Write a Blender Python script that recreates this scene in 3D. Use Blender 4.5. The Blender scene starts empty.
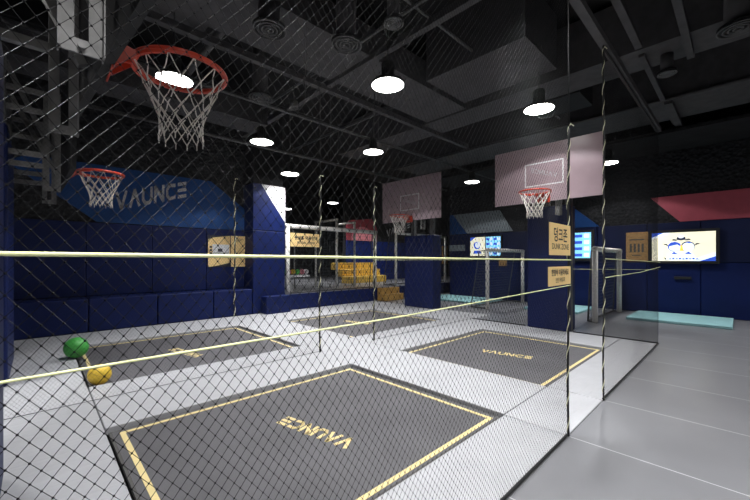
import bpy, bmesh, math, random
from mathutils import Vector, Matrix
random.seed(4)
S = bpy.context.scene
COL = S.collection

# ---------------------------------------------------------------- camera, world, exposure
# world axes follow the court: +x runs along the front net, +y runs from the front net to the back wall
YAW = math.radians(46.12)
cam = bpy.data.cameras.new('camera'); co = bpy.data.objects.new('camera', cam); COL.objects.link(co)
co.location = (0, 0, 1.2)
co.rotation_euler = (math.pi/2, 0, YAW - math.pi/2)
cam.sensor_width = 36; cam.lens = 352/750*36; cam.shift_y = 10/750
cam.clip_start = 0.02; cam.clip_end = 100
S.camera = co
w = bpy.data.worlds.new('world'); S.world = w; w.use_nodes = True
w.node_tree.nodes['Background'].inputs[0].default_value = (0.8, 0.85, 1, 1)
w.node_tree.nodes['Background'].inputs[1].default_value = 0.07
S.view_settings.view_transform = 'Standard'; S.view_settings.look = 'None'
S.view_settings.gamma = 1; S.view_settings.use_curve_mapping = False
S.view_settings.exposure = 0.0
LAMP_W = 260.0        # power of each round ceiling lamp
LAMP_Z = 3.3
LAMP_CONE = math.radians(130)

# ---------------------------------------------------------------- materials
def mat(name, col, rough=0.6, metal=0.0, var=0.12, scale=6.0, bump=0.0, bscale=60.0, spec=0.5):
    m = bpy.data.materials.new(name); m.use_nodes = True
    nt = m.node_tree; b = nt.nodes['Principled BSDF']
    b.inputs['Roughness'].default_value = rough; b.inputs['Metallic'].default_value = metal
    b.inputs['Specular IOR Level'].default_value = spec
    tc = nt.nodes.new('ShaderNodeTexCoord')
    n = nt.nodes.new('ShaderNodeTexNoise'); n.inputs['Scale'].default_value = scale; n.inputs['Detail'].default_value = 4
    nt.links.new(tc.outputs['Object'], n.inputs['Vector'])
    r = nt.nodes.new('ShaderNodeMapRange'); r.inputs[1].default_value = .3; r.inputs[2].default_value = .7
    r.inputs[3].default_value = 1-var; r.inputs[4].default_value = 1+var
    nt.links.new(n.outputs['Fac'], r.inputs[0])
    v = nt.nodes.new('ShaderNodeVectorMath'); v.operation = 'SCALE'; v.inputs[0].default_value = col[:3]
    nt.links.new(r.outputs[0], v.inputs['Scale']); nt.links.new(v.outputs[0], b.inputs['Base Color'])
    if bump:
        n2 = nt.nodes.new('ShaderNodeTexNoise'); n2.inputs['Scale'].default_value = bscale; n2.inputs['Detail'].default_value = 3
        nt.links.new(tc.outputs['Object'], n2.inputs['Vector'])
        bp = nt.nodes.new('ShaderNodeBump'); bp.inputs['Strength'].default_value = bump; bp.inputs['Distance'].default_value = .01
        nt.links.new(n2.outputs['Fac'], bp.inputs['Height']); nt.links.new(bp.outputs[0], b.inputs['Normal'])
    return m
def emit(name, col, s):
    m = bpy.data.materials.new(name); m.use_nodes = True; nt = m.node_tree
    b = nt.nodes['Principled BSDF']; b.inputs['Base Color'].default_value = (*col, 1)
    b.inputs['Emission Color'].default_value = (*col, 1); b.inputs['Emission Strength'].default_value = s
    return m
def floor_mat():
    m = mat('grey_floor_tiles', (.205, .205, .215), .3, var=.08, scale=1.5, bump=.05, bscale=200)
    nt = m.node_tree; b = nt.nodes['Principled BSDF']
    src = b.inputs['Base Color'].links[0].from_socket
    tc = nt.nodes.new('ShaderNodeTexCoord'); sp = nt.nodes.new('ShaderNodeSeparateXYZ')
    nt.links.new(tc.outputs['Object'], sp.inputs[0])
    def line(axis, off, per, wd):
        a = nt.nodes.new('ShaderNodeMath'); a.operation = 'SUBTRACT'; nt.links.new(sp.outputs[axis], a.inputs[0]); a.inputs[1].default_value = off
        p = nt.nodes.new('ShaderNodeMath'); p.operation = 'PINGPONG'; nt.links.new(a.outputs[0], p.inputs[0]); p.inputs[1].default_value = per/2
        c = nt.nodes.new('ShaderNodeMath'); c.operation = 'LESS_THAN'; nt.links.new(p.outputs[0], c.inputs[0]); c.inputs[1].default_value = wd
        return c.outputs[0]
    l1 = line(0, 2.62, .89, .0035)
    mx = nt.nodes.new('ShaderNodeMix'); mx.data_type = 'RGBA'
    nt.links.new(l1, mx.inputs[0]); nt.links.new(src, mx.inputs[6]); mx.inputs[7].default_value = (.6, .6, .62, 1)
    nt.links.new(mx.outputs[2], b.inputs['Base Color'])
    return m
def pad_mat():
    m = mat('grey_vinyl_pad', (.50, .50, .515), .45, var=.05, scale=3)
    nt = m.node_tree; b = nt.nodes['Principled BSDF']; tc = nt.nodes.new('ShaderNodeTexCoord')
    mp = nt.nodes.new('ShaderNodeMapping'); mp.inputs['Scale'].default_value = (1.2, 5, 1); nt.links.new(tc.outputs['Object'], mp.inputs[0])
    n = nt.nodes.new('ShaderNodeTexNoise'); n.inputs['Scale'].default_value = 3; n.inputs['Distortion'].default_value = 1.0
    nt.links.new(mp.outputs[0], n.inputs[0]); bp = nt.nodes.new('ShaderNodeBump'); bp.inputs['Strength'].default_value = .5; bp.inputs['Distance'].default_value = .02
    nt.links.new(n.outputs[0], bp.inputs['Height']); nt.links.new(bp.outputs[0], b.inputs['Normal'])
    return m
def foam_mat():
    m = mat('black_acoustic_foam', (.034, .034, .036), .95, var=.3, scale=20, spec=.0)
    nt = m.node_tree; b = nt.nodes['Principled BSDF']; tc = nt.nodes.new('ShaderNodeTexCoord')
    v = nt.nodes.new('ShaderNodeTexVoronoi'); v.inputs['Scale'].default_value = 14; nt.links.new(tc.outputs['Object'], v.inputs['Vector'])
    bp = nt.nodes.new('ShaderNodeBump'); bp.inputs['Strength'].default_value = 1; bp.inputs['Distance'].default_value = .04
    nt.links.new(v.outputs['Distance'], bp.inputs['Height']); nt.links.new(bp.outputs[0], b.inputs['Normal'])
    return m
M = dict(
 pad=pad_mat(), floor=floor_mat(), foam=foam_mat(),
 under=mat('black_pit', (.006,.006,.006), .9),
 bed=mat('dark_jump_fabric', (.112,.108,.114), .55, var=.12, scale=2.5, bump=.2, bscale=400),
 strip=mat('dark_grey_edge', (.09,.085,.08), .7),
 padside=mat('dark_grey_pad_side', (.22,.215,.21), .7),
 yline=mat('yellow_line', (.86,.70,.33), .6, var=.06),
 navy=mat('navy_vinyl', (.003,.011,.078), .5, var=.12, scale=2, bump=.06, bscale=5, spec=.25),
 navy2=mat('deep_navy_vinyl', (.007,.012,.05), .5, var=.1, scale=2, spec=.25),
 navy_lit=mat('lit_navy_vinyl', (.01,.03,.20), .5, var=.1, spec=.25),  # navy vinyl with stronger light put into its colour, for far panels
 blue=mat('mid_blue_panel', (.012,.06,.21), .55, var=.08, scale=2, spec=.25),
 white=mat('white_paint', (.75,.75,.76), .5, var=.05),
 gpaint=mat('silver_grey_lettering', (.45,.45,.47), .55, var=.25, scale=25),
 black=mat('black_paint', (.013,.013,.014), .75, var=.2),
 ceil=mat('charcoal_ceiling_paint', (.02,.02,.021), .9, var=.25, scale=3, spec=.2),
 duct=mat('dark_grey_duct_wrap', (.062,.06,.062), .75, var=.2, scale=8),
 steel=mat('dull_grey_steel', (.22,.215,.21), .45, .3, var=.25, scale=12),
 steel2=mat('dark_painted_steel', (.10,.10,.10), .5, .2, var=.2),
 board=mat('pale_pink_backboard', (.35,.26,.285), .3, var=.04),
 red=mat('orange_red_enamel', (.50,.048,.02), .35, var=.08),
 cord=mat('white_net_cord', (.72,.68,.62), .8, var=.1),
 netfine=mat('fine_black_netting', (.004,.004,.005), .6, spec=.12),
 nylon=mat('black_nylon_net', (.003,.003,.0033), .34, var=.1, spec=.24),
 rope=mat('black_rope', (.012,.012,.012), .7),
 ropew=mat('cream_rope_strand', (.75,.73,.5), .7),
 band=mat('pale_yellow_cord', (.85,.87,.45), .6, var=.05),
 sign=mat('tan_sign_board', (.90,.64,.28), .5, var=.03),
 ink=mat('dark_sign_ink', (.02,.02,.03), .6),
 brown=mat('brown_poster', (.42,.24,.09), .55, var=.25, scale=30),
 ystep=mat('yellow_vinyl', (.78,.50,.09), .5, var=.05),
 wood=mat('ochre_step_wood', (.42,.24,.06), .55, var=.2, scale=15),
 teal=mat('pale_teal_mat', (.33,.60,.62), .5, var=.05),
 pink=mat('muted_red_mural', (.42,.07,.10), .55, var=.08),
 pinkl=mat('pink_mural', (.85,.30,.36), .55, var=.06),
 grey=mat('grey_mural', (.22,.25,.27), .55, var=.06),
 goal=mat('off_white_goal_frame', (.80,.78,.73), .5, var=.1, scale=20),
 green=mat('green_rubber', (.07,.40,.07), .45, var=.2, scale=20),
 yball=mat('yellow_rubber', (.82,.55,.05), .45, var=.15, scale=20),
 lampb=mat('black_lamp_housing', (.02,.02,.02), .5),
 lamp=emit('lit_lamp_diffuser', (1, .98, .95), 14),
 scr=emit('screen_cream', (.86,.82,.62), .95), scrb=emit('screen_blue', (.03,.09,.55), .9), scrc=emit('screen_cyan', (.25,.65,.95), 1.0),
 scrw=emit('screen_white', (.80,.90,1.0), .95), scrk=emit('screen_dark', (.02,.03,.07), .5), scry=emit('screen_amber', (.9,.6,.12), .9),
)
M['mesh_green'] = mat('fine_dark_netting', (.05,.06,.07), .6)

# ---------------------------------------------------------------- mesh helpers
class MB:
    def __init__(s): s.v=[]; s.f=[]
    def add(s, vs, fs):
        o=len(s.v); s.v += [tuple(p) for p in vs]; s.f += [tuple(i+o for i in f) for f in fs]; return s
    def box(s, x0,x1,y0,y1,z0,z1):
        return s.add([(x,y,z) for x in (x0,x1) for y in (y0,y1) for z in (z0,z1)],
            [(0,1,3,2),(4,6,7,5),(0,4,5,1),(2,3,7,6),(0,2,6,4),(1,5,7,3)])
    def prism(s, pts, axis, a, b):
        # pts 2D polygon in the two other axes, extruded from a to b along axis
        def P(p,k):
            return {'x':(k,p[0],p[1]),'y':(p[0],k,p[1]),'z':(p[0],p[1],k)}[axis]
        n=len(pts)
        return s.add([P(p,a) for p in pts]+[P(p,b) for p in pts],
            [tuple(range(n)), tuple(range(2*n-1,n-1,-1))]+[(i,(i+1)%n,n+(i+1)%n,n+i) for i in range(n)])
    def tube(s, pts, r, n=8, closed=False, cap=True):
        pts=[Vector(p) for p in pts]; m=len(pts); rs=r if isinstance(r,(list,tuple)) else [r]*m
        up=None; vs=[]
        for i,p in enumerate(pts):
            if closed: t=pts[(i+1)%m]-pts[i-1]
            else: t=pts[min(i+1,m-1)]-pts[max(i-1,0)]
            t.normalize()
            if up is None:
                up=Vector((0,0,1)) if abs(t.z)<.9 else Vector((1,0,0))
            u=(up-t*up.dot(t)); 
            if u.length<1e-5: u=t.orthogonal()
            u.normalize(); up=u; w_=t.cross(u)
            for k in range(n):
                a=2*math.pi*(k+.5)/n; vs.append(p+u*(math.cos(a)*rs[i])+w_*(math.sin(a)*rs[i]))
        fs=[]
        for i in range(m if closed else m-1):
            j=(i+1)%m
            for k in range(n):
                l=(k+1)%n; fs.append((i*n+k,i*n+l,j*n+l,j*n+k))
        if cap and not closed:
            fs.append(tuple(range(n-1,-1,-1))); fs.append(tuple((m-1)*n+k for k in range(n)))
        return s.add(vs,fs)
    def cyl(s, c, r, z0, z1, n=32, r2=None):
        r2=r if r2 is None else r2
        vs=[(c[0]+r*math.cos(2*math.pi*k/n),c[1]+r*math.sin(2*math.pi*k/n),z0) for k in range(n)]
        vs+=[(c[0]+r2*math.cos(2*math.pi*k/n),c[1]+r2*math.sin(2*math.pi*k/n),z1) for k in range(n)]
        return s.add(vs,[tuple(range(n-1,-1,-1)),tuple(range(n,2*n))]+[(k,(k+1)%n,n+(k+1)%n,n+k) for k in range(n)])
    def lathe(s, prof, c=(0,0,0), n=32):
        vs=[]; m=len(prof)
        for r,z in prof:
            for k in range(n):
                a=2*math.pi*k/n; vs.append((c[0]+r*math.cos(a),c[1]+r*math.sin(a),c[2]+z))
        fs=[(i*n+k,i*n+(k+1)%n,(i+1)*n+(k+1)%n,(i+1)*n+k) for i in range(m-1) for k in range(n)]
        return s.add(vs,fs)
    def sphere(s,c,r,n=24,m=14):
        return s.lathe([(max(r*math.sin(math.pi*i/m),1e-5),-r*math.cos(math.pi*i/m)) for i in range(m+1)],c,n)
    def put(s, name, material, parent=None, bevel=0, smooth=False, seg=2):
        me=bpy.data.meshes.new(name); me.from_pydata(s.v,[],s.f); me.update()
        if not hasattr(s,'_raw'):
            bm=bmesh.new(); bm.from_mesh(me)
            if len(s.f)<60000: bmesh.ops.recalc_face_normals(bm,faces=bm.faces)
            bm.to_mesh(me); bm.free()
        o=bpy.data.objects.new(name,me); COL.objects.link(o)
        me.materials.append(M[material] if isinstance(material,str) else material)
        if smooth:
            for p in me.polygons: p.use_smooth=True
        if bevel:
            b=o.modifiers.new('bevel','BEVEL'); b.width=bevel; b.segments=seg; b.limit_method='ANGLE'
            for p in me.polygons: p.use_smooth=True
            b.harden_normals=True
        if parent is not None:
            o.parent=parent; o.matrix_parent_inverse=Matrix.Translation(-parent.location) if parent.rotation_euler.z==0 else parent.matrix_basis.inverted()
        return o
def tag(o,label,cat,group=None):
    o['label']=label; o['category']=cat
    if group: o['group']=group
    return o
def thing(name,label,cat,loc=(0,0,0),group=None):
    o=bpy.data.objects.new(name,None); COL.objects.link(o); o.location=loc; o.empty_display_size=.1
    return tag(o,label,cat,group)
def struct(o): o['kind']='structure'; return o
def lbl(o,t): o['label']=t; return o

# lettering with the square-cut alphabet used on the mats and the wall
def stroke(pts,wd):
    out=[]
    for a,b in zip(pts[:-1],pts[1:]):
        a=Vector(a);b=Vector(b);d=(b-a).normalized();n=Vector((-d.y,d.x))*wd/2
        e=d*wd*.25
        out.append([a-e+n,a-e-n,b+e-n,b+e+n])
    return out
GLY={'V':([[(0,1),(.42,0),(.84,1)]],.84),'A':([[(0,0),(.42,1),(.84,0)]],.84),
 'U':([[(0,1),(0,.3),(.2,.06),(.6,.06),(.8,.3),(.8,1)]],.8),'N':([[(0,0),(0,1),(.8,0),(.8,1)]],.8),
 'C':([[(.85,.9),(.3,.94),(.04,.7),(.04,.3),(.3,.06),(.85,.1)]],.85),
 'E':([[(.0,.92),(.8,.92)],[(.0,.5),(.8,.5)],[(.0,.08),(.8,.08)]],.8)}
def logo(mb,word,org,right,up,length,height,thick=.003,wd=.2):
    tot=sum(GLY[c][1] for c in word)+.36*(len(word)-1)
    org=Vector(org);right=Vector(right);up=Vector(up);nrm=right.cross(up).normalized()*thick
    x=0
    for c in word:
        g,wc=GLY[c]
        for pl in g:
            for q in stroke(pl,wd):
                vs=[org+right*((x+p.x)/tot*length)+up*(p.y*height) for p in q]
                mb.add(vs+[v+nrm for v in vs],[(3,2,1,0),(4,5,6,7)]+[(i,(i+1)%4,4+(i+1)%4,4+i) for i in range(4)])
        x+=wc+.36
def text_mb(body,size,org,right,up,bold=0.0):
    cu=bpy.data.curves.new('t','FONT'); cu.body=body; cu.size=size; cu.align_x='CENTER'; cu.resolution_u=3; cu.offset=.012*0+bold
    ob=bpy.data.objects.new('t',cu); COL.objects.link(ob)
    dg=bpy.context.evaluated_depsgraph_get(); me=bpy.data.meshes.new_from_object(ob.evaluated_get(dg))
    mb=MB(); org=Vector(org);right=Vector(right);up=Vector(up)
    mb.add([org+right*v.co.x+up*v.co.y for v in me.vertices],[tuple(p.vertices) for p in me.polygons])
    bpy.data.objects.remove(ob); bpy.data.curves.remove(cu); bpy.data.meshes.remove(me)
    return mb

# ---------------------------------------------------------------- the room
CZ=4.6
struct(MB().box(-2.2,16,-4,16,-.16,-.10).put('floor_base','under')).name='floor'
f=MB()
f.box(-2.2,16,-4,.817,-.1,-.004); f.box(6.424,16,.817,7.05,-.1,-.004); f.box(7.2,16,7.05,16,-.1,-.004)
struct(f.put('floor','floor'))
struct(MB().box(-2.2,16,-4,16,CZ,CZ+.1).put('ceiling','ceil'))
struct(MB().box(-2.2,4.25,8.0,8.15,-.1,CZ).put('wall_back','foam'))
struct(MB().box(10.2,10.35,-4,6.9,-.1,CZ).put('wall_right','foam'))
struct(MB().box(10.35,16,6.75,6.9,-.1,CZ).put('wall_recess','foam'))
struct(MB().box(-2.2,-2.1,-4,16,-.1,CZ).put('wall_left','black'))
struct(MB().box(-2.2,16,-4.1,-4,-.1,CZ).put('wall_front','black'))
struct(MB().box(4.25,4.4,8.0,16,-.1,CZ).put('wall_side','black'))
struct(MB().box(4.25,16,15.9,16,-.1,CZ).put('wall_rear','black'))
struct(MB().box(15.9,16,6.9,16,-.1,CZ).put('wall_far_right','black'))
struct(MB().box(8.9,15.9,11.0,11.12,.346,CZ).put('wall_partition','black'))

# ---------------------------------------------------------------- round ceiling lamps
LG='round pendant lamps under the black ceiling'
def lamp(x,y,label,top=CZ,group=LG,watt=LAMP_W,wide=.35,z=LAMP_Z):
    t=thing('pendant_lamp',label,'ceiling lamp',(x,y,z),group)
    shd=MB().lathe([(.001,.075),(.07,.075),(.10,.06),(.195,.03),(.205,.015),(.205,-.004),(.192,-.004)],(x,y,z),40).put('lamp_shade','lampb',t,smooth=True)
    MB().cyl((x,y),.192,z-.004,z+.002,40).put('diffuser','lamp',shd)
    h=MB(); h.cyl((x,y),.07,z+.075,z+.26,24)
    for k in range(12):
        a=k*math.pi/6; h.tube([(x+.074*math.cos(a),y+.074*math.sin(a),z+.08),(x+.074*math.cos(a),y+.074*math.sin(a),z+.25)],.005,4)
    h.put('heat_sink','lampb',t)
    MB().cyl((x,y),.008,z+.26,top,8).put('hanging_rod','lampb',t)
    for k_,cone,bl_ in ((wide,LAMP_CONE,.08),(1.1,math.radians(108),1.0)):
        if k_==0: continue
        l=bpy.data.lights.new('lamp_light','SPOT'); l.energy=watt*k_; l.spot_size=cone; l.spot_blend=bl_; l.shadow_soft_size=.12
        l.color=(.97,.98,1)
        lo=bpy.data.objects.new('lamp_light',l); COL.objects.link(lo); lo.parent=t; lo.location=(0,0,-.02)
TOPS={(5.04,1.95):3.815,(8.92,2.0):3.595,(1.16,4.58):4.215}
for x,y,lb in [(3.04,2.94,'round lit lamp with the largest disc, hanging near the middle of the ceiling'),
 (5.04,1.95,'round lit lamp with black cylinder hanging left of the two thick vertical ropes'),
 (2.89,5.91,'round lit lamp above the blue wall, right of the nearest basketball rim'),
 (4.72,4.96,'round lit lamp straight above the gap left of the far left pink backboard'),
 (4.12,7.05,'round lit lamp just above the white top corner of the blue column'),
 (8.45,5.02,'small round lit lamp between the two pink backboards'),
 (8.92,2.0,'round lit lamp half hidden behind the right edge of the larger pink backboard'),
 (1.16,4.58,'round lit lamp seen through the nearest basketball rim'),
 (7.87,10.42,'tiny round lit lamp above the white goal frames in the far room'),
 (7.43,12.96,'tiny round lit lamp beside the right edge of the blue column'),
 (2.3,1.2,'added fill lamp over the nearest trampoline, just above the view'),  # unseen lamp added for glints on the near net
 (.3,.3,'added fill lamp straight above the camera, out of view'),  # unseen lamp added to light the nearest hoop's brackets
 (10.2,9.0,'added fill lamp in the far room hidden behind the smaller pink backboard'),  # hidden lamp added to brighten the yellow stairs
 (-1.05,2.2,'added fill lamp over the left end of the nearest trampoline, out of view'),  # unseen lamp added to brighten the pads at the left edge
 (-1.05,4.6,'added fill lamp over the left end of the rear trampoline, out of view'),  # unseen lamp added to brighten the rear pads at left
 (-.5,-.9,'added fill lamp over the grey floor behind the camera'),  # unseen lamp added to lift the near left pads
 (2.7,-.55,'added fill lamp over the grey floor right of the camera'),  # unseen lamp added to light the tan signs from the front
 (5.7,-1.3,'added fill lamp over the grey floor at far right, out of view'),  # unseen lamp added to brighten the floor on the right
 (8.4,-1.6,'added fill lamp near the right wall, out of view')]:  # unseen lamp added for brightness by the right wall
    lamp(x,y,lb,TOPS.get((x,y),CZ),wide=0 if (x,y) in ((1.16,4.58),(2.3,1.2),(-1.05,2.2),(-1.05,4.6)) else .06 if (x,y)==(.3,.3) else .35,z=3.14 if (x,y)==(4.12,7.05) else LAMP_Z,watt=LAMP_W*{(.3,.3):1.4,(-.5,-.9):1.6,(-1.05,2.2):1.5,(-1.05,4.6):1.3,(5.04,1.95):.85,(3.04,2.94):.95}.get((x,y),1))

# ---------------------------------------------------------------- trampolines and pads
PX=[('-1.2',)]
def pad(x0,x1,y0,y1,label):
    g=.004
    o=MB().box(x0+g,x1-g,y0+g,y1-g,-.055,0).put('floor_pad','pad',bevel=.008)
    return tag(o,label,'floor pad','light grey vinyl pads around the trampolines')
A0,A1,B0,B1=.35,2.63,3.5,5.62
pad(-2.0,2.62,.82,1.28,'long light grey pad between the front net and the nearest trampoline')
pad(2.62,3.5,.82,1.28,'short light grey pad in the net doorway between the two thick ropes')
pad(3.5,6.42,.82,1.28,'light grey pad between the right trampoline and the front net')
pad(-2.0,A0,1.28,3.8,'light grey pad at the left end of the nearest trampoline')
pad(A1,B0,1.28,3.14,'light grey pad between the nearest trampoline and the right trampoline')
pad(B1,6.42,1.28,3.14,'light grey pad between the right trampoline and the blue padded post with signs')
pad(A0,B0,3.14,3.8,'long light grey pad along the far edge of the nearest trampoline')
pad(B0,6.42,3.14,3.8,'long light grey pad along the far edge of the right trampoline')
pad(-2.0,A0,3.8,6.42,'light grey pad left of the green and yellow balls')
pad(A0,B0,3.8,4.28,'long light grey pad in front of the left rear trampoline')
pad(B0,7.15,3.8,4.2,'long light grey pad in front of the small rear trampoline')
pad(2.68,3.58,4.28,6.42,'light grey pad between the two rear trampolines')
pad(5.92,7.15,4.2,6.3,'light grey pad in front of the blue padded post under the far backboard')
pad(-2.0,3.58,6.42,7.5,'long light grey pad along the base of the blue bench')
pad(3.58,7.15,6.3,7.5,'long light grey pad along the base of the low blue platform wall')
TG='trampolines set into the grey pads'
def tramp(x0,x1,y0,y1,label,flip,lx,ly,ix=.075,iy=.055):
    t=thing('trampoline',label,'trampoline',((x0+x1)/2,(y0+y1)/2,-.03),TG)
    e=.035
    MB().box(x0+e,x1-e,y0+e,y1-e,-.04,-.029).put('jump_bed','bed',t)
    fr=MB(); 
    for a,b,c,d in ((x0+.02,x1-.02,y0+.02,y0+.034),(x0+.02,x1-.02,y1-.034,y1-.02),(x0+.02,x0+.034,y0+.034,y1-.034),(x1-.034,x1-.02,y0+.034,y1-.034)):
        fr.box(a,b,c,d,-.055,-.03)
    fr.put('frame','strip',t)
    i=.075; wd=.032; ln=MB(); X0,X1,Y0,Y1=x0+ix,x1-i,y0+iy,y1-i
    for a,b,c,d in ((X0,X1,Y0,Y0+wd),(X0,X1,Y1-wd,Y1),(X0,X0+wd,Y0+wd,Y1-wd),(X1-wd,X1,Y0+wd,Y1-wd)):
        ln.box(a,b,c,d,-.03,-.0265)
    ln.put('border_line','yline',t)
    lg=MB()
    if flip: logo(lg,'VAUNCE',(lx+.105,ly-.31,-.0288),(-.22,.975,0),(-.975,-.22,0),.65,.115,.003,.26)
    else: logo(lg,'VAUNCE',(lx-.12,ly+.30,-.0288),(.19,-.98,0),(.98,.19,0),.62,.125,.003,.26)
    lg.put('lettering','yline',t)
tramp(A0,A1,1.28,3.14,'nearest dark trampoline, the largest in view, with upside-down yellow lettering',True,1.46,2.13)
tramp(B0,B1,1.28,3.14,'dark trampoline on the right, in front of the blue post with tan signs',False,4.42,2.12,ix=.036)
tramp(A0,2.68,4.28,6.42,'dark trampoline at left with the green and yellow balls on it',True,1.45,5.12,iy=.036)
tramp(3.58,5.92,4.2,6.3,'small far dark trampoline in front of the low blue platform wall',False,4.55,5.25,ix=.036,iy=.036)

def ball(c,r,mt,label,seam):
    t=thing('ball',label,'ball',(c[0],c[1],c[2]-r))
    MB().sphere(c,r,32,20).put('skin',mt,t,smooth=True)
    s=MB()
    for k in range(3):
        ax=Matrix.Rotation(k*math.pi/3,3,'X')@Matrix.Rotation(.5,3,'Y')
        s.tube([Vector(c)+ax@Vector((r*math.cos(a),r*math.sin(a),0)) for a in [2*math.pi*i/32 for i in range(32)]],r*.018,5,closed=True)
    s.put('seam',seam,t,smooth=True)
ball((.352,5.66,.1245),.124,'green','green rubber ball at the left corner of the rear trampoline',M['green'])
ball((.45,4.395,-.0285+.098),.098,'yball','yellow ball beside the green ball on the trampoline edge',M['wood'])

# ---------------------------------------------------------------- blue bench, panels and mural on the back wall
bx=[-2.05,-.38,.62,1.62,2.62,3.45]
nm=['at the far left behind the steel post','behind the green ball','second left of the tan posters','below the left end of the tan posters','next to the blue column']
for i in range(5):
    o=MB().box(bx[i]+.004,bx[i+1]-.004,7.5,7.985,0,.56).put('padded_bench','navy',bevel=.025,seg=3)
    tag(o,'low navy padded bench block '+nm[i],'bench','navy bench blocks along the back wall')
    o=MB().box(bx[i]+.003,bx[i+1]-.003,7.93,7.99,.57,1.865).put('wall_pad','navy' if i>2 else 'navy',bevel=.012)
    tag(o,'tall navy padded panel above the bench '+nm[i],'wall pad','navy wall pads above the bench')
mu=thing('wall_mural','blue slanted mural panel with silver grey lettering on the back wall','wall mural',(1.5,7.99,1.88))
MB().prism([(-.35,2.75),(.78,1.88),(3.6,1.88),(3.6,2.28),(2.72,2.9),(-.1,2.9)],'y',7.95,7.99).put('panel','blue',mu)
lg=MB(); logo(lg,'VAUNCE',(1.06,7.946,2.13),Vector((1.17,0,.38)).normalized(),(0,0,1),1.22,.30,.003,.23)
lg.put('lettering','gpaint',mu)
# tan posters
def poster(x0,x1,y,z0,z1,label,kind):
    t=thing('poster',label,'poster',((x0+x1)/2,y,z0),'pair of tan posters on the back wall')
    MB().box(x0,x1,y-.012,y,z0,z1).put('sheet','sign',t)
    k=MB(); q=MB(); yy=y-.0125
    if kind==0:
        k.prism([(x0,z1),(x1,z1),(x0+.12,z1-.05),(x0,z1-.09)],'y',yy-.001,yy); k.prism([(x0,z0),(x1,z0),(x1,z0+.09),(x0+.2,z0+.03)],'y',yy-.001,yy)
        q.box(x0+.09,x1-.02,yy-.002,yy,z0+.22,z1-.2)
        q.put('white_panel','white',t)
        for a in range(4): k.box(x0+.03,x0+.08,yy-.003,yy,z0+.2+a*.07,z0+.245+a*.07)
        k.box(x0+.2,x0+.3,yy-.004,yy-.001,z0+.33,z0+.40); k.box(x0+.19,x0+.27,yy-.004,yy-.001,z0+.25,z0+.28); k.box(x0+.1,x1-.04,yy-.004,yy-.001,z0+.295,z0+.31)
    else:
        for a in range(3): k.box(x0+.07,x0+.28-.04*a,yy-.002,yy,z1-.07-a*.03,z1-.06-a*.03)
        k.prism([(x0+.05,z0+.15),(x0+.07,z0+.15),(x1-.05,z1-.2),(x1-.07,z1-.2)],'y',yy-.002,yy)
        for a in range(4): k.box(x0+.1+a*.07,x0+.115+a*.07,yy-.002,yy,z0+.2,z0+.24+.03*a)
    k.put('print','ink',t)
poster(2.65,3.12,7.925,1.05,1.74,'tan poster with white panel and slanted dark corners, left of the pair',0)
poster(3.14,3.56,7.925,1.05,1.74,'plain tan poster with small print, right of the pair beside the column',1)

# column
cl=thing('column','square concrete column wrapped in navy pads with a white corner','column',(3.95,7.75,0))
MB().box(3.50,4.22,7.56,8.3,0,CZ).put('shaft','ceil',cl)
MB().box(3.46,4.25,7.50,8.32,.0,1.86).put('lower_pad','navy',cl,bevel=.015)
MB().box(3.46,4.25,7.50,8.32,1.87,2.92).put('upper_pad','navy',cl,bevel=.015)
lbl(MB().prism([(3.66,2.91),(4.25,2.91),(4.25,2.08)],'y',7.49,7.499).put('white_corner','white',cl),'white triangle on the upper navy pad')
o=MB().box(3.64,4.25,7.22,7.49,0,.39).put('padded_block','navy',bevel=.02); tag(o,'small navy padded block at the foot of the column','padded block')

# ---------------------------------------------------------------- platform with goals
pf=thing('platform','raised grey platform with a low navy padded front','platform',(8,9,0))
MB().prism([(4.27,7.565),(15.8,7.565),(15.8,15.8),(4.42,15.8),(4.42,7.98),(4.27,7.98)],'z',0,.345).put('deck','floor',pf)
MB().box(4.26,11.9,7.5,7.56,0,.37).put('front_pad','navy',pf,bevel=.01)
def goal(x0,x1,y,z0,z1,label,depth=.55,flip=1,r=.045,netr=.0035,cell=.09,name='goal_frame'):
    t=thing(name,label,'goal',((x0+x1)/2,y,z0),'white goals around the courts')
    MB().tube([(x0,y,z0),(x0,y,z1)],r,12).put('post','goal',t,smooth=True)
    MB().tube([(x1,y,z0),(x1,y,z1)],r,12).put('post','goal',t,smooth=True)
    MB().tube([(x0-r,y,z1),(x1+r,y,z1)],r,12).put('crossbar','goal',t,smooth=True)
    yb=y+depth*flip
    b=MB()
    for x in (x0,x1):
        b.tube([(x,y,z0+.02),(x,yb,z0+.02)],.018,8); b.tube([(x,y,z1),(x,(y+yb)/2,z1-.03),(x,yb,z0+.02)],.014,8)
    b.tube([(x0,yb,z0+.02),(x1,yb,z0+.02)],.018,8)
    b.put('back_frame','steel2',t,smooth=True)
    n=MB(); k=int((x1-x0)/cell); ym=(y+yb)/2
    for i in range(k+1):
        x=x0+(x1-x0)*i/k; n.tube([(x,y,z1-.02),(x,ym,z1-.05),(x,yb,z0+.02)],netr,3,cap=False)
    L=int((z1-z0)/cell)
    for i in range(L+1):
        f_=i/L; z=z1-.05+(z0+.02-z1+.05)*f_; yy=ym+(yb-ym)*f_
        n.tube([(x0,y,z),(x0,yy,z),(x1,yy,z),(x1,y,z)],netr,3,cap=False)
    n.put('goal_net','mesh_green',t)
    return t
goal(4.40,7.34,7.64,.35,2.03,'large white goal on the platform right of the blue column',depth=.24,r=.055)
goal(8.25,10.95,7.62,.37,2.05,'white goal on the platform behind the far padded post',r=.04)
goal(7.75,9.7,1.95,0,1.41,'white goal right of the padded post with the tan signs',depth=.12,r=.05,cell=.07)
goal(7.95,9.95,4.3,0,1.45,'white goal left of the padded post with the tan signs',depth=.45,r=.045,cell=.07)
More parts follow.
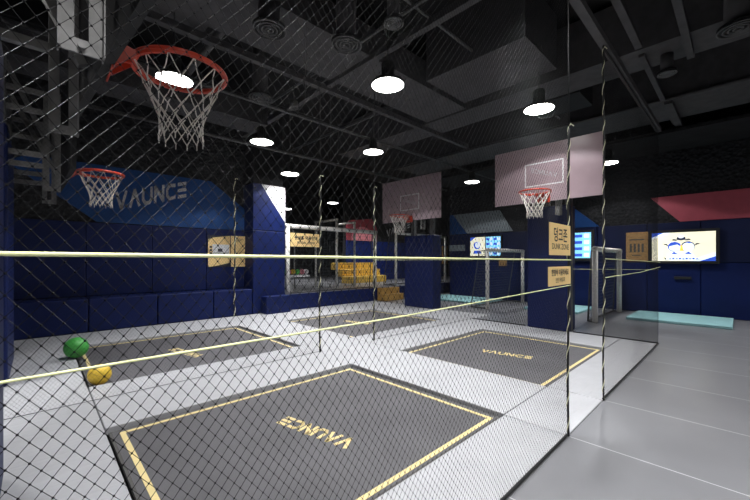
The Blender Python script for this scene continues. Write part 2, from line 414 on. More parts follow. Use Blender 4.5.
def cage(x,y0,y1,z1,label):
    t=thing('goal_frame',label,'frame',(x,(y0+y1)/2,.345),'upright frames behind the platform goal')
    MB().tube([(x,y0,.345),(x,y0,z1)],.035,10).put('post','goal',t,smooth=True)
    MB().tube([(x,y1,.345),(x,y1,z1)],.035,10).put('post','goal',t,smooth=True)
    MB().tube([(x,y0-.035,z1),(x,y1+.035,z1)],.035,10).put('crossbar','goal',t,smooth=True)
    n=MB()
    for i in range(13):
        y=y0+(y1-y0)*i/12; n.tube([(x,y,.36),(x,y,z1)],.004,3,cap=False)
    for i in range(22):
        z=.36+(z1-.36)*i/21; n.tube([(x,y0,z),(x,y1,z)],.004,3,cap=False)
    n.put('net','mesh_green',t)
cage(6.42,8.32,9.4,2.4,'grey-white upright frame left of the yellow stairs')
cage(7.66,8.95,9.9,2.45,'white upright frame directly behind the yellow stairs')
st=thing('stair_block','yellow padded three step stair block on the platform','steps',(9.05,10.3,.347))
for i in range(3):
    MB().box(8.06,10.05,9.8+.35*i,10.15+.33*i,.348+.24*i,.347+.25*(i+1)).put('step','ystep',st,bevel=.012)
MB().box(8.75,9.95,10.16,10.75,.347,.60).put('support','black',st)
MB().box(8.75,9.95,10.51,10.75,.60,.83).put('support','black',st)
ws=thing('entry_steps','two ochre wooden steps in front of the platform','steps',(7.7,7.3,0))
MB().box(7.3,8.1,7.16,7.33,0,.19).put('step','wood',ws,bevel=.008); MB().box(7.3,8.1,7.33,7.49,0,.37).put('step','wood',ws,bevel=.008)
sg=thing('hanging_sign','small tan sign hanging from the crossbar of the platform goal','sign',(4.85,7.5,1.53))
MB().box(4.42,5.3,7.535,7.55,1.53,1.86).put('board','sign',sg)
text_mb('풋살존 이용안내',.10,(4.86,7.532,1.71),(1,0,0),(0,0,1),.004).put('lettering','ink',sg)
text_mb('FUTSAL ZONE',.08,(4.86,7.532,1.60),(1,0,0),(0,0,1),.002).put('small_lettering','ink',sg)
sc=MB(); sc.tube([(4.5,7.545,1.86),(4.5,7.58,1.99)],.006,5); sc.tube([(5.2,7.545,1.86),(5.2,7.58,1.99)],.006,5); sc.put('cord','steel',sg)
br=thing('ball_rack','small ball rack with coloured striped tray and grey pole on the platform','ball rack',(5.05,8.4,.345))
r_=MB(); r_.tube([(5.05,8.4,.347),(5.05,8.4,1.75)],.02,10); r_.cyl((5.05,8.4),.2,.347,.37,24); r_.put('pole','steel',br)
MB().box(4.62,5.42,8.22,8.58,.74,.80).put('tray','white',br,bevel=.01)
cc=['green','pinkl','yball','green','pinkl','white']
for i in range(6): MB().sphere((4.68+.135*i,8.32,.88),.075,16,10).put('striped_ball',cc[i],br,smooth=True)
# far murals on the partition
tag(MB().box(8.95,15.8,10.94,10.99,.35,2.0).put('wall_pad','navy_lit'),'wide blue panel behind the yellow stairs in the far room','wall pad')
t=thing('wall_mural','red and pink mural above the blue panel behind the yellow stairs','wall mural',(10,10.93,2.0))
MB().prism([(8.95,2.0),(10.6,2.0),(10.6,2.55),(10.3,2.95),(9.1,2.8),(8.95,2.6)],'y',10.9,10.99).put('panel','pink',t)
MB().prism([(9.75+.6*math.cos(a),2.0+.58*math.sin(a)) for a in [math.pi*i/14 for i in range(15)]],'y',10.88,10.895).put('pink_dome','pinkl',t)
t=thing('wall_lettering','small white slanted lettering on the dark wall under the far rim','lettering',(12,10.93,2.2))
lg=MB(); logo(lg,'VAUNCE',(11.25,10.93,2.25),Vector((1.55,0,.5)).normalized(),(0,0,1),1.65,.27,.01,.24); lg.put('lettering','white',t)
tag(MB().box(4.45,7.6,13.6,13.7,.347,1.9).put('wall_pad','navy_lit',bevel=.01),'dark blue panel seen through the platform goal in the far room','wall pad')

# ---------------------------------------------------------------- right wall
yb=[-3.9,-2.3,-.35,.59,1.5,2.5,4.2,5.5,6.88]
ln_=['far right beyond the frame','at the right edge of the view','right of the slot below the screen','below the large screen','below the brown poster','left of the right goal','behind the middle goal','under the small twin screen','at the left end']
for i in range(8):
    tag(MB().box(10.14,10.19,yb[i]+.004,yb[i+1]-.004,0,1.14).put('wall_pad','navy',bevel=.012),'lower navy padded wall panel '+ln_[i],'wall pad','navy pads on the right wall')
    tag(MB().box(10.14,10.19,yb[i]+.004,yb[i+1]-.004,1.15,2.03).put('wall_pad','navy2',bevel=.012),'upper dark navy wall panel '+ln_[i].replace('below','behind').replace('under','behind'),'wall pad','navy pads on the right wall')
tag(MB().prism([(1.44,2.62),(-3.9,2.62),(-3.9,2.04),(.93,2.04)],'x',10.15,10.19).put('wall_mural','pink'),'muted red slanted band above the large screen','wall mural')
tag(MB().prism([(3.1,2.62),(2.46,2.04),(3.5,2.04)],'x',10.15,10.19).put('wall_mural','blue'),'blue triangle mural between the pink backboard and the right goal','wall mural')
tag(MB().prism([(6.75,2.72),(5.1,2.72),(4.69,2.06),(6.2,2.06)],'x',10.15,10.19).put('wall_mural','grey'),'grey slanted mural between the two pink backboards','wall mural')
tag(MB().prism([(6.88,2.72),(6.75,2.72),(6.2,2.06),(6.88,2.06)],'x',10.155,10.19).put('wall_mural','blue'),'teal blue strip left of the grey slanted mural','wall mural')
tag(MB().box(10.12,10.145,6.28,6.88,1.50,1.70).put('wall_plate','grey',bevel=.004),'small blank grey plate left of the twin screen','plate')
tag(MB().box(10.10,10.145,.74,1.02,.78,.84).put('wall_slot','black',bevel=.004),'small black slot in the panel under the large screen','slot')
def quad(mb,pts,x): mb.prism(pts,'x',x-.0015,x)
# big screen
tv=thing('wall_screen','large lit screen with cream picture and blue corners on the right wall','screen',(10.1,.88,1.1))
MB().box(10.06,10.14,.30,1.46,1.12,1.86).put('bezel','black',tv,bevel=.008)
xs=10.058
MB().prism([(.36,1.18),(1.40,1.18),(1.40,1.80),(.36,1.80)],'x',xs,xs+.003).put('picture','scr',tv)
def piece(pts,x,nm_,mt,t): q=MB(); quad(q,pts,x); q.put(nm_,mt,t)
for p_ in ([(1.40,1.80),(1.20,1.80),(1.40,1.70)],[(.36,1.18),(.60,1.18),(.36,1.28)]): piece(p_,xs-.001,'blue_corner','scrb',tv)
for p_ in ([(1.20,1.80),(1.08,1.80),(1.40,1.66),(1.40,1.70)],[(.60,1.18),(.76,1.18),(.36,1.36),(.36,1.28)]): piece(p_,xs-.001,'pale_stripe','scrw',tv)
def ell(c,a,b,n=20): return [(c[0]+a*math.cos(2*math.pi*i/n),c[1]+b*math.sin(2*math.pi*i/n)) for i in range(n)]
for p_ in ([(1.22,1.56),(1.14,1.555),(1.10,1.50),(1.14,1.52)],[(.58,1.56),(.66,1.555),(.70,1.50),(.66,1.52)],[(1.03,1.66),(.95,1.64),(.98,1.62),(1.06,1.63)],[(.77,1.66),(.85,1.64),(.82,1.62),(.74,1.63)],[(1.2,1.27),(1.1,1.2),(1.15,1.19)],[(.62,1.21),(.55,1.24),(.68,1.19)]): piece(p_,xs-.002,'dark_wing','scrk',tv)
piece(ell((1.01,1.49),.112,.105),xs-.003,'round_outline','scrb',tv); piece(ell((.79,1.49),.112,.112),xs-.003,'round_outline','scrk',tv)
piece(ell((.90,1.67),.075,.045),xs-.003,'cap','scrk',tv); piece(ell((.90,1.70),.045,.03),xs-.004,'cap_highlight','scrw',tv)
piece([(1.16,1.20),(1.05,1.38),(.75,1.38),(.64,1.2)],xs-.004,'white_base','scrw',tv)
piece(ell((1.005,1.475),.095,.08),xs-.005,'white_disc','scrw',tv); piece(ell((.785,1.48),.10,.10),xs-.005,'white_disc','scrw',tv)
piece([(1.11,1.50),(1.08,1.58),(1.0,1.60),(.92,1.56),(.905,1.49),(.96,1.54),(1.03,1.52)],xs-.006,'blue_shape','scrb',tv)
piece([(.83,1.58),(.78,1.595),(.72,1.57),(.77,1.56)],xs-.006,'blue_shape','scrb',tv)
piece([(1.06,1.33),(1.02,1.38),(.95,1.33)],xs-.006,'blue_shape','scrb',tv); piece([(.84,1.33),(.78,1.38),(.72,1.33)],xs-.006,'blue_shape','scrb',tv)
q=MB()
for a in range(9): quad(q,[(1.10-a*.055,1.215),(1.10-a*.055,1.235+.012*(a%2)),(1.065-a*.055,1.235+.012*(a%2)),(1.065-a*.055,1.215)],xs-.006)
q.put('caption','scrb',tv)
q=MB(); quad(q,[(.92,1.40),(.88,1.52),(.91,1.52),(.86,1.40)],xs-.006); q.put('amber_mark','scry',tv)
# brown poster
t=thing('poster','brown printed poster beside the large screen','poster',(10.13,1.68,1.17))
MB().box(10.125,10.14,1.48,1.90,1.17,1.85).put('sheet','brown',t)
q=MB()
for a in range(4): q.box(10.122,10.125,1.56+.075*a,1.60+.075*a,1.38,1.58)
q.box(10.122,10.125,1.55,1.83,1.66,1.69); q.box(10.122,10.125,1.6,1.78,1.30,1.32); q.put('print','strip',t)
# portrait screen
def menu(mb_y0,mb_y1,z0,z1,t,x,rows,cols):
    q=MB(); q.prism([(mb_y0,z0),(mb_y1,z0),(mb_y1,z1),(mb_y0,z1)],'x',x,x+.003); q.put('picture','scrc',t)
    H=(z1-z0)/rows; W=(mb_y1-mb_y0)/cols
    for i in range(rows):
        for j in range(cols):
            Y=mb_y0+W*j; Z=z0+H*i
            a=MB(); b=MB()
            a.prism([(Y+.5*W,Z+.25*H),(Y+.93*W,Z+.25*H),(Y+.93*W,Z+.7*H),(Y+.5*W,Z+.7*H)],'x',x-.002,x-.001)
            b.prism([(Y+.1*W,Z+.2*H),(Y+.4*W,Z+.2*H),(Y+.4*W,Z+.8*H),(Y+.1*W,Z+.8*H)],'x',x-.002,x-.001)
            a.put('blue_tile','scrb',t); b.put('white_tile','scrw',t)
t=thing('wall_screen','narrow lit portrait screen with blue rows right of the tan signs','screen',(10.1,2.8,1.18))
MB().box(10.07,10.14,2.56,3.08,1.18,1.96).put('bezel','black',t,bevel=.006); menu(2.62,3.02,1.25,1.90,t,10.068,4,1)
t=thing('wall_screen','twin lit screens side by side left of the tan signs, cream and blue','screen',(10.1,5.5,1.28))
MB().box(10.07,10.14,4.98,6.08,1.28,1.96).put('bezel','black',t,bevel=.006); menu(5.02,5.50,1.33,1.92,t,10.068,4,2)
MB().prism([(5.53,1.33),(6.04,1.33),(6.04,1.92),(5.53,1.92)],'x',10.068,10.071).put('cream_picture','scr',t)
q=MB(); quad(q,ell((5.80,1.66),.12,.12),10.066); quad(q,[(6.04,1.92),(5.85,1.92),(6.04,1.8)],10.066); quad(q,[(5.65,1.4),(5.95,1.4),(5.9,1.5),(5.7,1.5)],10.066); q.put('blue_shape','scrb',t)
q=MB(); quad(q,ell((5.78,1.67),.08,.09),10.064); q.put('white_shape','scrw',t)
tag(MB().box(10.12,10.14,4.85,5.10,1.02,1.26).put('poster','brown'),'tiny brown notice under the twin screens','poster')
t=thing('poster','brown poster on the dark wall behind the far padded post','poster',(11.52,8.07,.347))
MB().box(11.35,11.7,8.03,8.05,1.05,1.75).put('sheet','brown',t); MB().tube([(11.52,8.07,.347),(11.52,8.07,1.75)],.015,6).put('pole','steel',t)

# teal mats and floor cushion
def tmat(x0,x1,y0,y1,label):
    tag(MB().box(x0,x1,y0,y1,-.003,.05).put('landing_mat','teal',bevel=.01),label,'mat','pale teal mats on the grey floor')
tmat(8.62,9.95,.10,1.62,'pale teal mat in front of the large screen')
tmat(8.62,9.95,2.5,3.7,'pale teal mat seen between the padded post and the right goal')
tmat(8.62,9.95,4.9,6.85,'pale teal mat behind the middle goal')

# ---------------------------------------------------------------- basketball hoops
def rim_mesh(mb,c,R=.225,r=.011):
    mb.tube([(c[0]+R*math.cos(a),c[1]+R*math.sin(a),c[2]) for a in [2*math.pi*i/48 for i in range(48)]],r,10,closed=True)
def net_mesh(mb,c,R=.225,r=.003,N=12):
    prof=[(1.0,-.008),(.80,-.10),(.66,-.17),(.56,-.225),(.50,-.275),(.48,-.325),(.50,-.375)]
    rnd=random.Random(7)
    def P(l,k):
        a=2*math.pi*(k+(.5 if l%2 else 0))/N; rr=prof[l][0]*R; j=rnd.random()
        return Vector((c[0]+rr*math.cos(a),c[1]+rr*math.sin(a),c[2]+prof[l][1]))
    for l in range(len(prof)-1):
        for k in range(N):
            for dk in ((0,-1) if l%2==0 else (0,1)):
                a=P(l,k); b=P(l+1,(k+dk)%N); m=(a+b)/2
                ax=Vector((c[0],c[1],m.z)); m=m+(ax-m)*(.05 if l==0 else .02)-Vector((0,0,.004))
                mb.tube([a,m,b],r,5,cap=False)
    for l in range(1,len(prof)):
        for k in range(N):
            mb.sphere(tuple(P(l,k)),r*1.7,6,4)
    for k in range(N):
        p=P(6,k); mb.tube([p,p-Vector((0,0,.03))],r,4)
def hoop(xb,yc,sgn,rz,label,bw,z0,z1,padbox,padtop,postx,armz,near,rx,ang=0,posts=(-.55,.55)):
    """xb: board plane, sgn: +1 if the rim points to +x"""
    t=thing('basketball_hoop',label,'basketball hoop',(postx,yc,0),'basketball hoops at both ends of the trampolines')
    Rm=Matrix.Rotation(ang,4,'Z')
    def rot(mb):
        mb.v=[tuple(Vector((xb,yc,0))+Rm@(Vector(p)-Vector((xb,yc,0)))) for p in mb.v]; return mb
    th=.014
    xf=xb+sgn*th/2
    rot(MB().box(xb-th/2,xb+th/2,yc-bw/2,yc+bw/2,z0,z1)).put('backboard','board',t,bevel=.004)
    bk=MB(); xo=xb-sgn*(th/2+.004)
    bk.box(min(xo-sgn*.02,xo),max(xo-sgn*.02,xo),yc-bw/2,yc+bw/2,z0,z1)
    rot(bk).put('back_panel','black',t)
    if near:
        fr=MB(); e=.02
        for (a0,a1,c0,c1) in ((-bw/2-e,bw/2+e,z0-e,z0),(-bw/2-e,bw/2+e,z1,z1+e),(-bw/2-e,-bw/2,z0,z1),(bw/2,bw/2+e,z0,z1)): fr.box(xb-.03,xb+.01,yc+a0,yc+a1,c0,c1)
        rot(fr).put('frame','black',t)
    q=MB(); xq=xf+sgn*.002; a,b=sorted((xf,xq))
    for (y0,y1,c0,c1) in ((-.30,.30,.30,.32),(-.30,.30,.66,.68),(-.30,-.28,.30,.68),(.28,.30,.30,.68)):
        q.box(a,b,yc+y0,yc+y1,z0+c0-.04,z0+c1-.04)
    rot(q).put('target_square','white',t)
    lg=MB(); s2=-sgn
    logo(lg,'VAUNCE',(xq,yc-s2*.2*-1 if 0 else yc+s2*(-.2),z0+.36),Vector((0,s2,.35)).normalized(),(0,0,1),.42,.07,.001,.16)
    rot(lg).put('faint_lettering','gpaint',t)
    rmx=rx
    rm=MB(); rim_mesh(rm,(rmx,yc,rz),r=.0155 if near else .011)
    rmo=rm.put('rim','red',t,smooth=True)
    br=MB(); e=rmx-sgn*.225; a,b=sorted((xf,e+sgn*.02))
    br.prism([(a,yc-.10) if sgn>0 else (a,yc-.045),(b,yc-.045) if sgn>0 else (b,yc-.10),(b,yc+.045) if sgn>0 else (b,yc+.10),(a,yc+.10) if sgn>0 else (a,yc+.045)],'z',rz-.008,rz+.008)
    a2,b2=sorted((xf,xf+sgn*.008)); br.box(a2,b2,yc-.10,yc+.10,rz-.13,rz+.03)
    for yy in (yc-.07,yc+.07):
        br.prism([(xf,rz-.12),(xf,rz),(e+sgn*.01,rz),(e+sgn*.01,rz-.02)],'y',yy-.004,yy+.004)
    # swept side straps that flare into the ring
    for s in (-1,1):
        pts=[(xf+sgn*.01,yc+s*.09,rz-.01)]
        for k in range(1,8):
            aa=math.pi-(k/8)*1.15 if sgn>0 else (k/8)*1.15
            pts.append((rmx+.228*math.cos(aa)*(1),yc+s*.228*abs(math.sin(aa)),rz-.012))
        br.tube(pts,[.014]*len(pts),6)
    brk=br.put('rim_bracket','red',t)
    bl=MB()
    for yy in (-.06,.06):
        for zz in (-.03,-.10): bl.tube([(xf+sgn*.006,yc+yy,rz+zz),(xf+sgn*.018,yc+yy,rz+zz)],.009,8)
    bl.put('bolts','steel',brk)
    nn=MB(); net_mesh(nn,(rmx,yc,rz),r=.0032 if near else .0042); nn.put('net','cord',rmo,smooth=True)
    # steel mount behind the board
    xk=xb-sgn*.05
    for s in posts:
        y=yc+s
        pl=MB(); xa=xk; xk=xb-sgn*.07; xa=xk; xc=xk-sgn*.13; a,b=sorted((xa,xc))
        # slotted channel plate
        mid=(a+b)/2; pl.box(a,mid-.02,y-.004,y+.004,z0-.17,z0+.66); pl.box(mid+.02,b,y-.004,y+.004,z0-.17,z0+.66)
        pl.box(a,b,y-.004,y+.004,z0-.22,z0-.17); pl.box(a,b,y-.004,y+.004,z0+.66,z0+.78)
        pl.box(a,a+.005,y-.03,y+.03,z0-.22,z0+.78); pl.box(b-.005,b,y-.03,y+.03,z0-.22,z0+.78)
        plo=pl.put('slotted_plate','steel',t)
        lug=MB(); lug.tube([((a+b)/2,y-.02,z0-.195),((a+b)/2,y+.02,z0-.195)],.012,12); lug.put('pivot','steel',plo)
        for z in armz:
            am=MB(); a2,b2=sorted((xc,postx)); am.box(a2,b2,y-.022,y+.022,z-.025,z+.025); am.put('arm','steel',t,bevel=.004)
        po=MB(); po.box(postx-.05,postx+.05,y-.05,y+.05,0,z1+.1); po.put('post','steel2',t,bevel=.006)
    if near:
        for s in (-.3,.3):
            sb=MB(); 
            p0=Vector((xk,yc+s,z0+.1)); p1=Vector((postx+.04,yc+s*1.6,z1+.05))
            d=(p1-p0); sb.tube([p0,p1],.03,4); sb.put('brace','steel',t)
        cb=MB(); cb.box(min(postx,postx)-.04,postx+.04,yc-.6,yc+.6,armz[0]-.04,armz[0]+.04); cb.put('crossbeam','steel2',t,bevel=.005)
    x0,x1,y0,y1=padbox
    MB().box(x0,x1,y0,y1,0,padtop).put('post_pad','navy',t,bevel=.03,seg=3)
hoop(.25,2.17,1,2.25,'nearest basketball hoop with red rim at the top left of the view',1.66,2.15,3.1,(-.62,-.13,1.58,2.82),2.35,-.24,(2.40,2.8),True,.585,ang=.07)
hoop(.25,5.42,1,2.25,'second basketball hoop on the left, in front of the blue mural',1.66,2.12,3.08,(-.62,-.195,4.80,6.04),2.5,-.26,(2.87,2.68,2.25,2.14),True,.57,ang=.03)
hoop(5.88,2.2,-1,2.25,'basketball hoop with the larger pale pink backboard at centre right',1.66,2.14,3.06,(6.36,6.70,1.98,2.67),2.13,6.5,(2.3,2.7),False,5.52,posts=(-.18,.18))
hoop(6.58,5.62,-1,2.25,'basketball hoop with the smaller far pale pink backboard',1.86,2.16,3.2,(6.95,7.3,5.2,6.12),1.82,7.1,(2.3,2.7),False,6.2,posts=(-.3,.3))

# ---------------------------------------------------------------- safety nets
def netpanel(parent,name,fixed,axis,s0,s1,z0,z1,cw=.0285,ch=.036,r=.0011,knots=None,amp=.012,seg=.11,matn='nylon',seed=1):
    """diamond mesh in a vertical plane; axis 'x' runs along x at y=fixed, axis 'y' along y at x=fixed"""
    ph=seed*1.7
    def P(s,z):
        n=amp*(math.sin(s*1.9+ph)*math.sin(z*1.3+ph*.7)+.5*math.sin(s*4.1+z*2.3+ph))
        e=min(1,(z-z0)*4,(z1-z)*4); n*=max(e,0)
        ss=s+.006*math.sin(z*3.1+s*2.2+ph); zz=z+.007*math.sin(s*2.7+ph)*math.sin(z*2+1)
        zz=min(max(zz,z0),z1)
        return (ss,fixed+n,zz) if axis=='x' else (fixed+n,ss,zz)
    mb=MB(); mb._raw=True
    H=z1-z0; k=ch/cw; W=H/k; NK=math.sqrt(1+k*k)
    for fam in (1,-1):
        a=s0-W if fam==1 else s0
        b=s1 if fam==1 else s1+W
        i0=math.ceil((a-s0)/cw); i1=math.floor((b-s0)/cw)
        for i in range(i0,i1+1):
            sb=s0+i*cw            # crossing with z0
            # param t = height above z0
            if fam==1: t0=max(0,(s0-sb)*k); t1=min(H,(s1-sb)*k)
            else: t0=max(0,(sb-s1)*k); t1=min(H,(sb-s0)*k)
            if t1-t0<.01: continue
            n=max(1,int((t1-t0)/seg)); pts=[P(sb+fam*(t0+(t1-t0)*j/n)/k,z0+t0+(t1-t0)*j/n) for j in range(n+1)]
            vs=[]
            for p in pts:
                for ca,sa in ((0,1),(.866,-.5),(-.866,-.5)):
                    es=-fam*k*sa*r/NK; ez=sa*r/NK; en=ca*r
                    vs.append((p[0]+es,p[1]+en,p[2]+ez) if axis=='x' else (p[0]+en,p[1]+es,p[2]+ez))
            fs=[]
            for j in range(len(pts)-1):
                for q_ in range(3): fs.append((j*3+q_,j*3+(q_+1)%3,j*3+3+(q_+1)%3,j*3+3+q_))
            mb.add(vs,fs)
    nstr=len(mb.f)
    if knots:
        i=0
        s=s0
        while s<min(s1,knots):
            z=z0+(0 if i%2==0 else ch/2)
            while z<z1:
                p=P(s,z); q=.0024
                mb.add([(p[0]+q,p[1],p[2]),(p[0]-q,p[1],p[2]),(p[0],p[1]+q,p[2]),(p[0],p[1]-q,p[2]),(p[0],p[1],p[2]+q*1.1),(p[0],p[1],p[2]-q*1.1)],
                    [(0,2,4),(2,1,4),(1,3,4),(3,0,4),(2,0,5),(1,2,5),(3,1,5),(0,3,5)])
                z+=ch
            s+=cw/2; i+=1
    o=mb.put(name,matn,parent)
    if o.data.materials[0]!=M['netfine']: o.data.materials.append(M['netfine'])
    for k_,p_ in enumerate(o.data.polygons):
        if k_<nstr: p_.use_smooth=True
        elif len(o.data.materials)>1: p_.material_index=1
    return o
def safety_net(label,fixed,axis,s0,s1,knots=None,seed=1,z1=3.03,br=.008,**kw):
    m=((s0+s1)/2,fixed,0) if axis=='x' else (fixed,(s0+s1)/2,0)
    t=thing('safety_net',label,'net',m,'black safety nets around the trampolines')
    netpanel(t,'net_mesh',fixed,axis,s0,s1,.01,z1,knots=knots,seed=seed,**kw)
    for nm_,z in (('bottom_rope',.012),('top_rope',z1)):
        p=[(s0,fixed,z),(s1,fixed,z)] if axis=='x' else [(fixed,s0,z),(fixed,s1,z)]
        MB().tube(p,br,8).put(nm_,'rope',t,smooth=True)
    return t
safety_net('black diamond mesh net closest to the camera, spanning the left two thirds of the view',.82,'x',-1.1,2.61,knots=2.61,seed=1,r=.00063)
safety_net('black net panel right of the doorway ropes, in front of the right goal',.82,'x',3.5,6.4,seed=2,r=.0006,matn='netfine')
safety_net('black net between the front and rear trampolines, left of its doorway',3.8,'x',-1.1,2.7,seed=3,r=.0006,matn='netfine',br=.0025)
safety_net('black net between the front and rear trampolines, right of its doorway',3.8,'x',3.59,6.4,seed=4,r=.0006,matn='netfine',br=.0025)
safety_net('black net at the right end of the court, in front of the right goal',6.41,'y',.82,1.93,seed=5,r=.0006,matn='netfine')
safety_net('black net at the right end of the court, left of the padded post with signs',6.41,'y',2.72,3.8,seed=6,r=.0006,matn='netfine')

def rope(x,y,z0,z1,zt,label,pitch=.17,r=.0075,ra=.0072,rs=.0034):
    t=thing('rope',label,'rope',(x,y,z0),'upright ropes lacing the nets')
    n=max(4,int((z1-z0)/.05))
    P=lambda z:(x+.006*math.sin(z*3+x),y+.003*math.sin(z*5),z)
    MB().tube([P(z0+(z1-z0)*i/n) for i in range(n+1)],r,7).put('black_cord','rope',t,smooth=True)
    n=int((z1-z0)/(pitch/10)); pts=[]
    for i in range(n+1):
        z=z0+(z1-z0)*i/n; p=P(z); a=2*math.pi*z/pitch+x*5; pts.append((p[0]+ra*math.cos(a),p[1]+ra*math.sin(a),z))
    pts.append((pts[-1][0]+.02,pts[-1][1]-.01,z1+.03)); pts.append((pts[-1][0]+.03,pts[-1][1]-.01,z1+.02))
    MB().tube(pts,rs,5).put('cream_strand','ropew',t,smooth=True)
    if zt>z1: MB().tube([P(z1),(x,y,zt)],.004,6).put('hanging_cord','rope',t,smooth=True)
rope(2.61,.815,0,2.1,3.05,'thick black and cream twisted rope at the left side of the net doorway')
rope(3.50,.815,0,3.0,3.05,'thick black and cream twisted rope at the right side of the net doorway')
rope(2.66,3.8,0,2.27,3.7,'thin twisted rope at the left side of the rear net doorway',pitch=.2,r=.011,ra=.011,rs=.0055)
rope(3.64,3.8,0,2.27,3.7,'thin twisted rope at the right side of the rear net doorway',pitch=.2,r=.011,ra=.011,rs=.0055)
rope(3.02,7.42,.02,2.9,3.7,'thin twisted rope hanging in front of the tan posters',pitch=.3,r=.014,ra=.014,rs=.009)
# cords stretched along the nets
def cord(pts,r,label):
    return tag(MB().tube(pts,r,8).put('boundary_cord','band',smooth=True),label,'cord','pale yellow cords tied along the nets')
cord([(-1.1,.80,1.213),(.6,.80,1.208),(2.61,.80,1.20)],.0042,'thick pale yellow cord crossing the near net at eye level')
cord([(-1.1,.80,1.01),(.9,.80,1.008),(2.61,.80,1.03)],.0026,'pale yellow cord crossing the near net below eye level')
cord([(3.5,.80,1.21),(4.7,.80,1.195),(6.4,.80,1.17)],.0035,'upper pale cord on the net panel in front of the right goal')
cord([(3.5,.80,1.05),(5,.80,1.06),(6.4,.80,1.10)],.0035,'lower pale cord on the net panel in front of the right goal')
cord([(6.40,.82,1.06),(6.40,1.93,1.05)],.003,'thin cord on the net at the right end of the court')
cord([(3.59,3.79,1.20),(6.4,3.79,1.20)],.0028,'thin cord on the rear net at eye level')

# tan signs on the net
def nsign(x0,x1,z0,z1,label,lines):
    t=thing('hanging_sign',label,'sign',((x0+x1)/2,.80,z0),'tan signs tied to the near net')
    MB().box(x0,x1,.794,.799,z0,z1).put('board','sign',t,bevel=.001)
    for txt,sz,dz,nm2,k in lines:
        text_mb(txt,sz,((x0+x1)/2,.7935,z1-dz),(k,0,0),(0,0,1),.0014 if nm2=='lettering' else .0006).put(nm2,'ink',t)
    e=MB()
    for x in (x1-.012,):
        for z in (z0+.01,z1-.01): e.tube([(x,.791,z),(x,.822,z)],.0025,6)
    e.put('tie','ropew',t)
nsign(2.215,2.585,1.230,1.428,'square tan sign reading dunk zone, upper of two on the net',[('덩크존',.095,.105,'lettering',.95),('DUNK ZONE',.05,.16,'small_lettering',1.0)])
nsign(2.20,2.59,1.04,1.158,'wide tan sign with two dark text lines, lower of two on the net',[('한명씩 이용하세요',.043,.052,'lettering',.92),('안전 거리유지',.034,.097,'small_lettering',.85)])

# ---------------------------------------------------------------- ceiling services
def item(mb,name,matn,label,cat,group=None,bevel=0,smooth=False):
    return tag(mb.put(name,matn,bevel=bevel,smooth=smooth),label,cat,group)
pg='steel pipes and channels under the ceiling'
item(MB().box(.2,6.45,.79,.85,3.04,3.10),'net_rail','duct','grey steel rail carrying the near net, running diagonally at top right','rail',pg)
item(MB().box(-1.2,6.45,3.77,3.83,3.04,3.10) if 0 else MB().box(-1.2,7,4.25,4.33,3.72,3.80),'ceiling_channel','duct','long channel above the rear net running under the wide duct','channel',pg)
item(MB().box(-1.2,5.36,3.3,4.15,3.82,4.2),'air_duct','duct','wide flat dark duct crossing the ceiling above the middle of the court','duct')
item(MB().box(3.08,3.16,1.3,7.2,3.76,3.84),'ceiling_channel','duct','channel running across the ceiling behind the central lamp','channel',pg)
item(MB().box(4.12,5.15,1.75,3.2,3.82,4.55),'air_duct','duct','boxy dark duct above the lamp next to the thick ropes','duct',bevel=.005)
item(MB().box(6.0,6.7,1.72,2.55,3.78,4.1),'air_box','black','black box on the ceiling just right of the lamp beside the ropes','ceiling box')
item(MB().box(5.38,5.98,-3.9,6.9,3.80,4.5),'ceiling_beam','duct','deep grey beam running across the ceiling at upper right','beam')
item(MB().box(7.33,8.55,-3.9,6.9,3.82,4.5),'ceiling_beam','duct','broad grey beam further back at upper right','beam')
item(MB().tube([(7.3,-3.9,3.78),(7.3,6.9,3.78)],.03,10),'ceiling_pipe','duct','thin pipe along the front edge of the far ceiling beam','pipe',pg,smooth=True)
item(MB().box(3.0,5.3,.83,.90,3.78,3.84),'ceiling_channel','duct','short channel right of the net rail near the top edge','channel',pg)
item(MB().box(5.5,8.7,.84,.90,3.76,3.80),'ceiling_channel','duct','channel just right of the lower end of the net rail','channel',pg)
item(MB().box(3.5,5.9,.40,.47,3.72,3.78),'ceiling_channel','duct','channel at the upper right between the beams','channel',pg)
item(MB().box(7.3,9.4,.76,.86,3.70,3.78),'ceiling_channel','duct','channel ending above the black foam wall','channel',pg)
item(MB().box(-1.2,3.1,6.1,6.7,3.7,4.1),'air_duct','duct','dark duct above the left rear trampoline','duct')
item(MB().box(-1.2,.9,.9,1.7,3.6,4.0) if 0 else MB().box(1.0,1.6,2.2,5.2,4.22,4.5),'air_duct','duct','dark duct above the nearest basketball rim','duct')
item(MB().tube([(1.6,2.0,3.95),(1.6,7.9,3.95)],.05,10),'ceiling_pipe','steel2','dark pipe crossing above the nearest rim','pipe',pg,smooth=True)
item(MB().tube([(2.9,-3.5,3.9),(2.9,7.9,3.9)],.02,8),'ceiling_pipe','steel2','thin pipe beside the channel behind the central lamp','pipe',pg,smooth=True)
item(MB().tube([(4.45,3,3.85),(4.45,7.9,3.85)],.02,8),'ceiling_pipe','steel2','thin pipe above the far lamps','pipe',pg,smooth=True)
item(MB().tube([(-1,5.1,3.6),(10,5.1,3.6)],.025,8),'ceiling_pipe','steel2','thin pipe running lengthwise above the far lamps','pipe',pg,smooth=True)
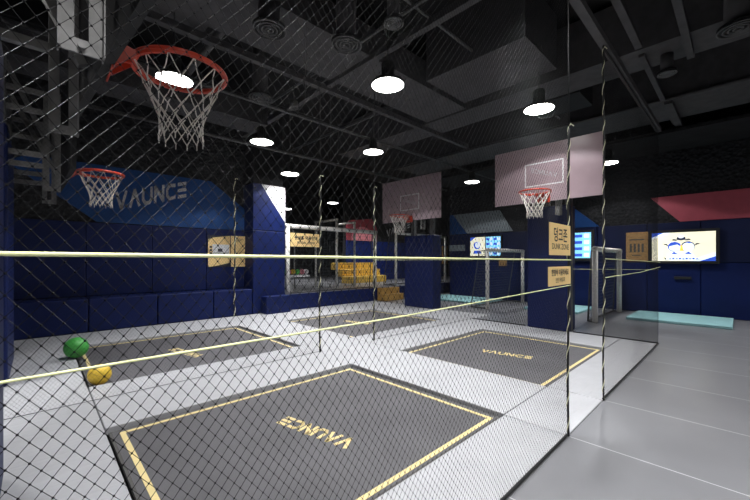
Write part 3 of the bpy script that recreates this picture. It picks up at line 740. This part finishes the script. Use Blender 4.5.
item(MB().tube([(-1,6.9,3.55),(10,6.9,3.55)],.03,8),'ceiling_pipe','steel2','pipe running lengthwise above the blue mural','pipe',pg,smooth=True)
item(MB().tube([(-1,2.45,3.95),(10,2.45,3.95)],.02,8),'ceiling_pipe','steel2','thin pipe running lengthwise above the near lamps','pipe',pg,smooth=True)
item(MB().box(8.6,10.1,-3.9,6.7,3.6,3.66),'cable_tray','ceil','flat dark tray under the ceiling near the right wall','cable tray')
for i,(x,y,z,lb) in enumerate([(2.45,3.0,3.55,'round ringed air vent left of the central lamp'),(1.72,3.35,3.55,'round ringed air vent at the upper left of the ceiling'),
    (2.4,4.95,3.6,'round ringed air vent above the blue wall lamp'),(5.26,.02,3.3+.3,'round ringed air vent at the right edge of the view'),
    (5.75,.65,3.55,'small round air vent below the deep ceiling beam'),(2.62,2.45,3.6,'round dark vent above the central lamp')]):
    t=thing('ceiling_vent',lb,'air vent',(x,y,z),'round air vents under the ceiling')
    s=.6 if i>3 and i!=3 else 1
    v=MB()
    for R in (.17,.125,.085,.045): v.lathe([(R*s,0),(R*s-.012,.02),(R*s-.022,.012),(R*s-.01,-.006),(R*s,0)],(x,y,z),32)
    v.put('ring','steel2',t,smooth=True)
    MB().cyl((x,y),.165*s,z+.02,z+.04,28).put('backing','black',t); MB().cyl((x,y),.11*s,z+.04,3.81 if i in (1,4) else CZ,20).put('duct_neck','duct',t,smooth=True)
t=thing('ceiling_spotlight','small unlit round spotlight hanging below the channel at upper left','spotlight',(2.75,4.6,3.5))
MB().lathe([(.03,.12),(.06,.1),(.07,0),(.06,0),(.055,.08),(.001,.09)],(2.75,4.6,3.45),20).put('can','steel2',t,smooth=True)
MB().tube([(2.75,4.6,3.55),(2.75,4.6,3.8)],.008,6).put('stem','black',t)
for i,(x,y) in enumerate([(2.05,3.2),(3.7,3.78),(4.4,5.9)]):
    item(MB().tube([(x,y,2.9),(x,y,CZ)],.003,5),'hanging_wire','steel2',['thin wire hanging left of the vents','thin wire above the rear doorway ropes','thin wire hanging near the far column'][i],'wire')
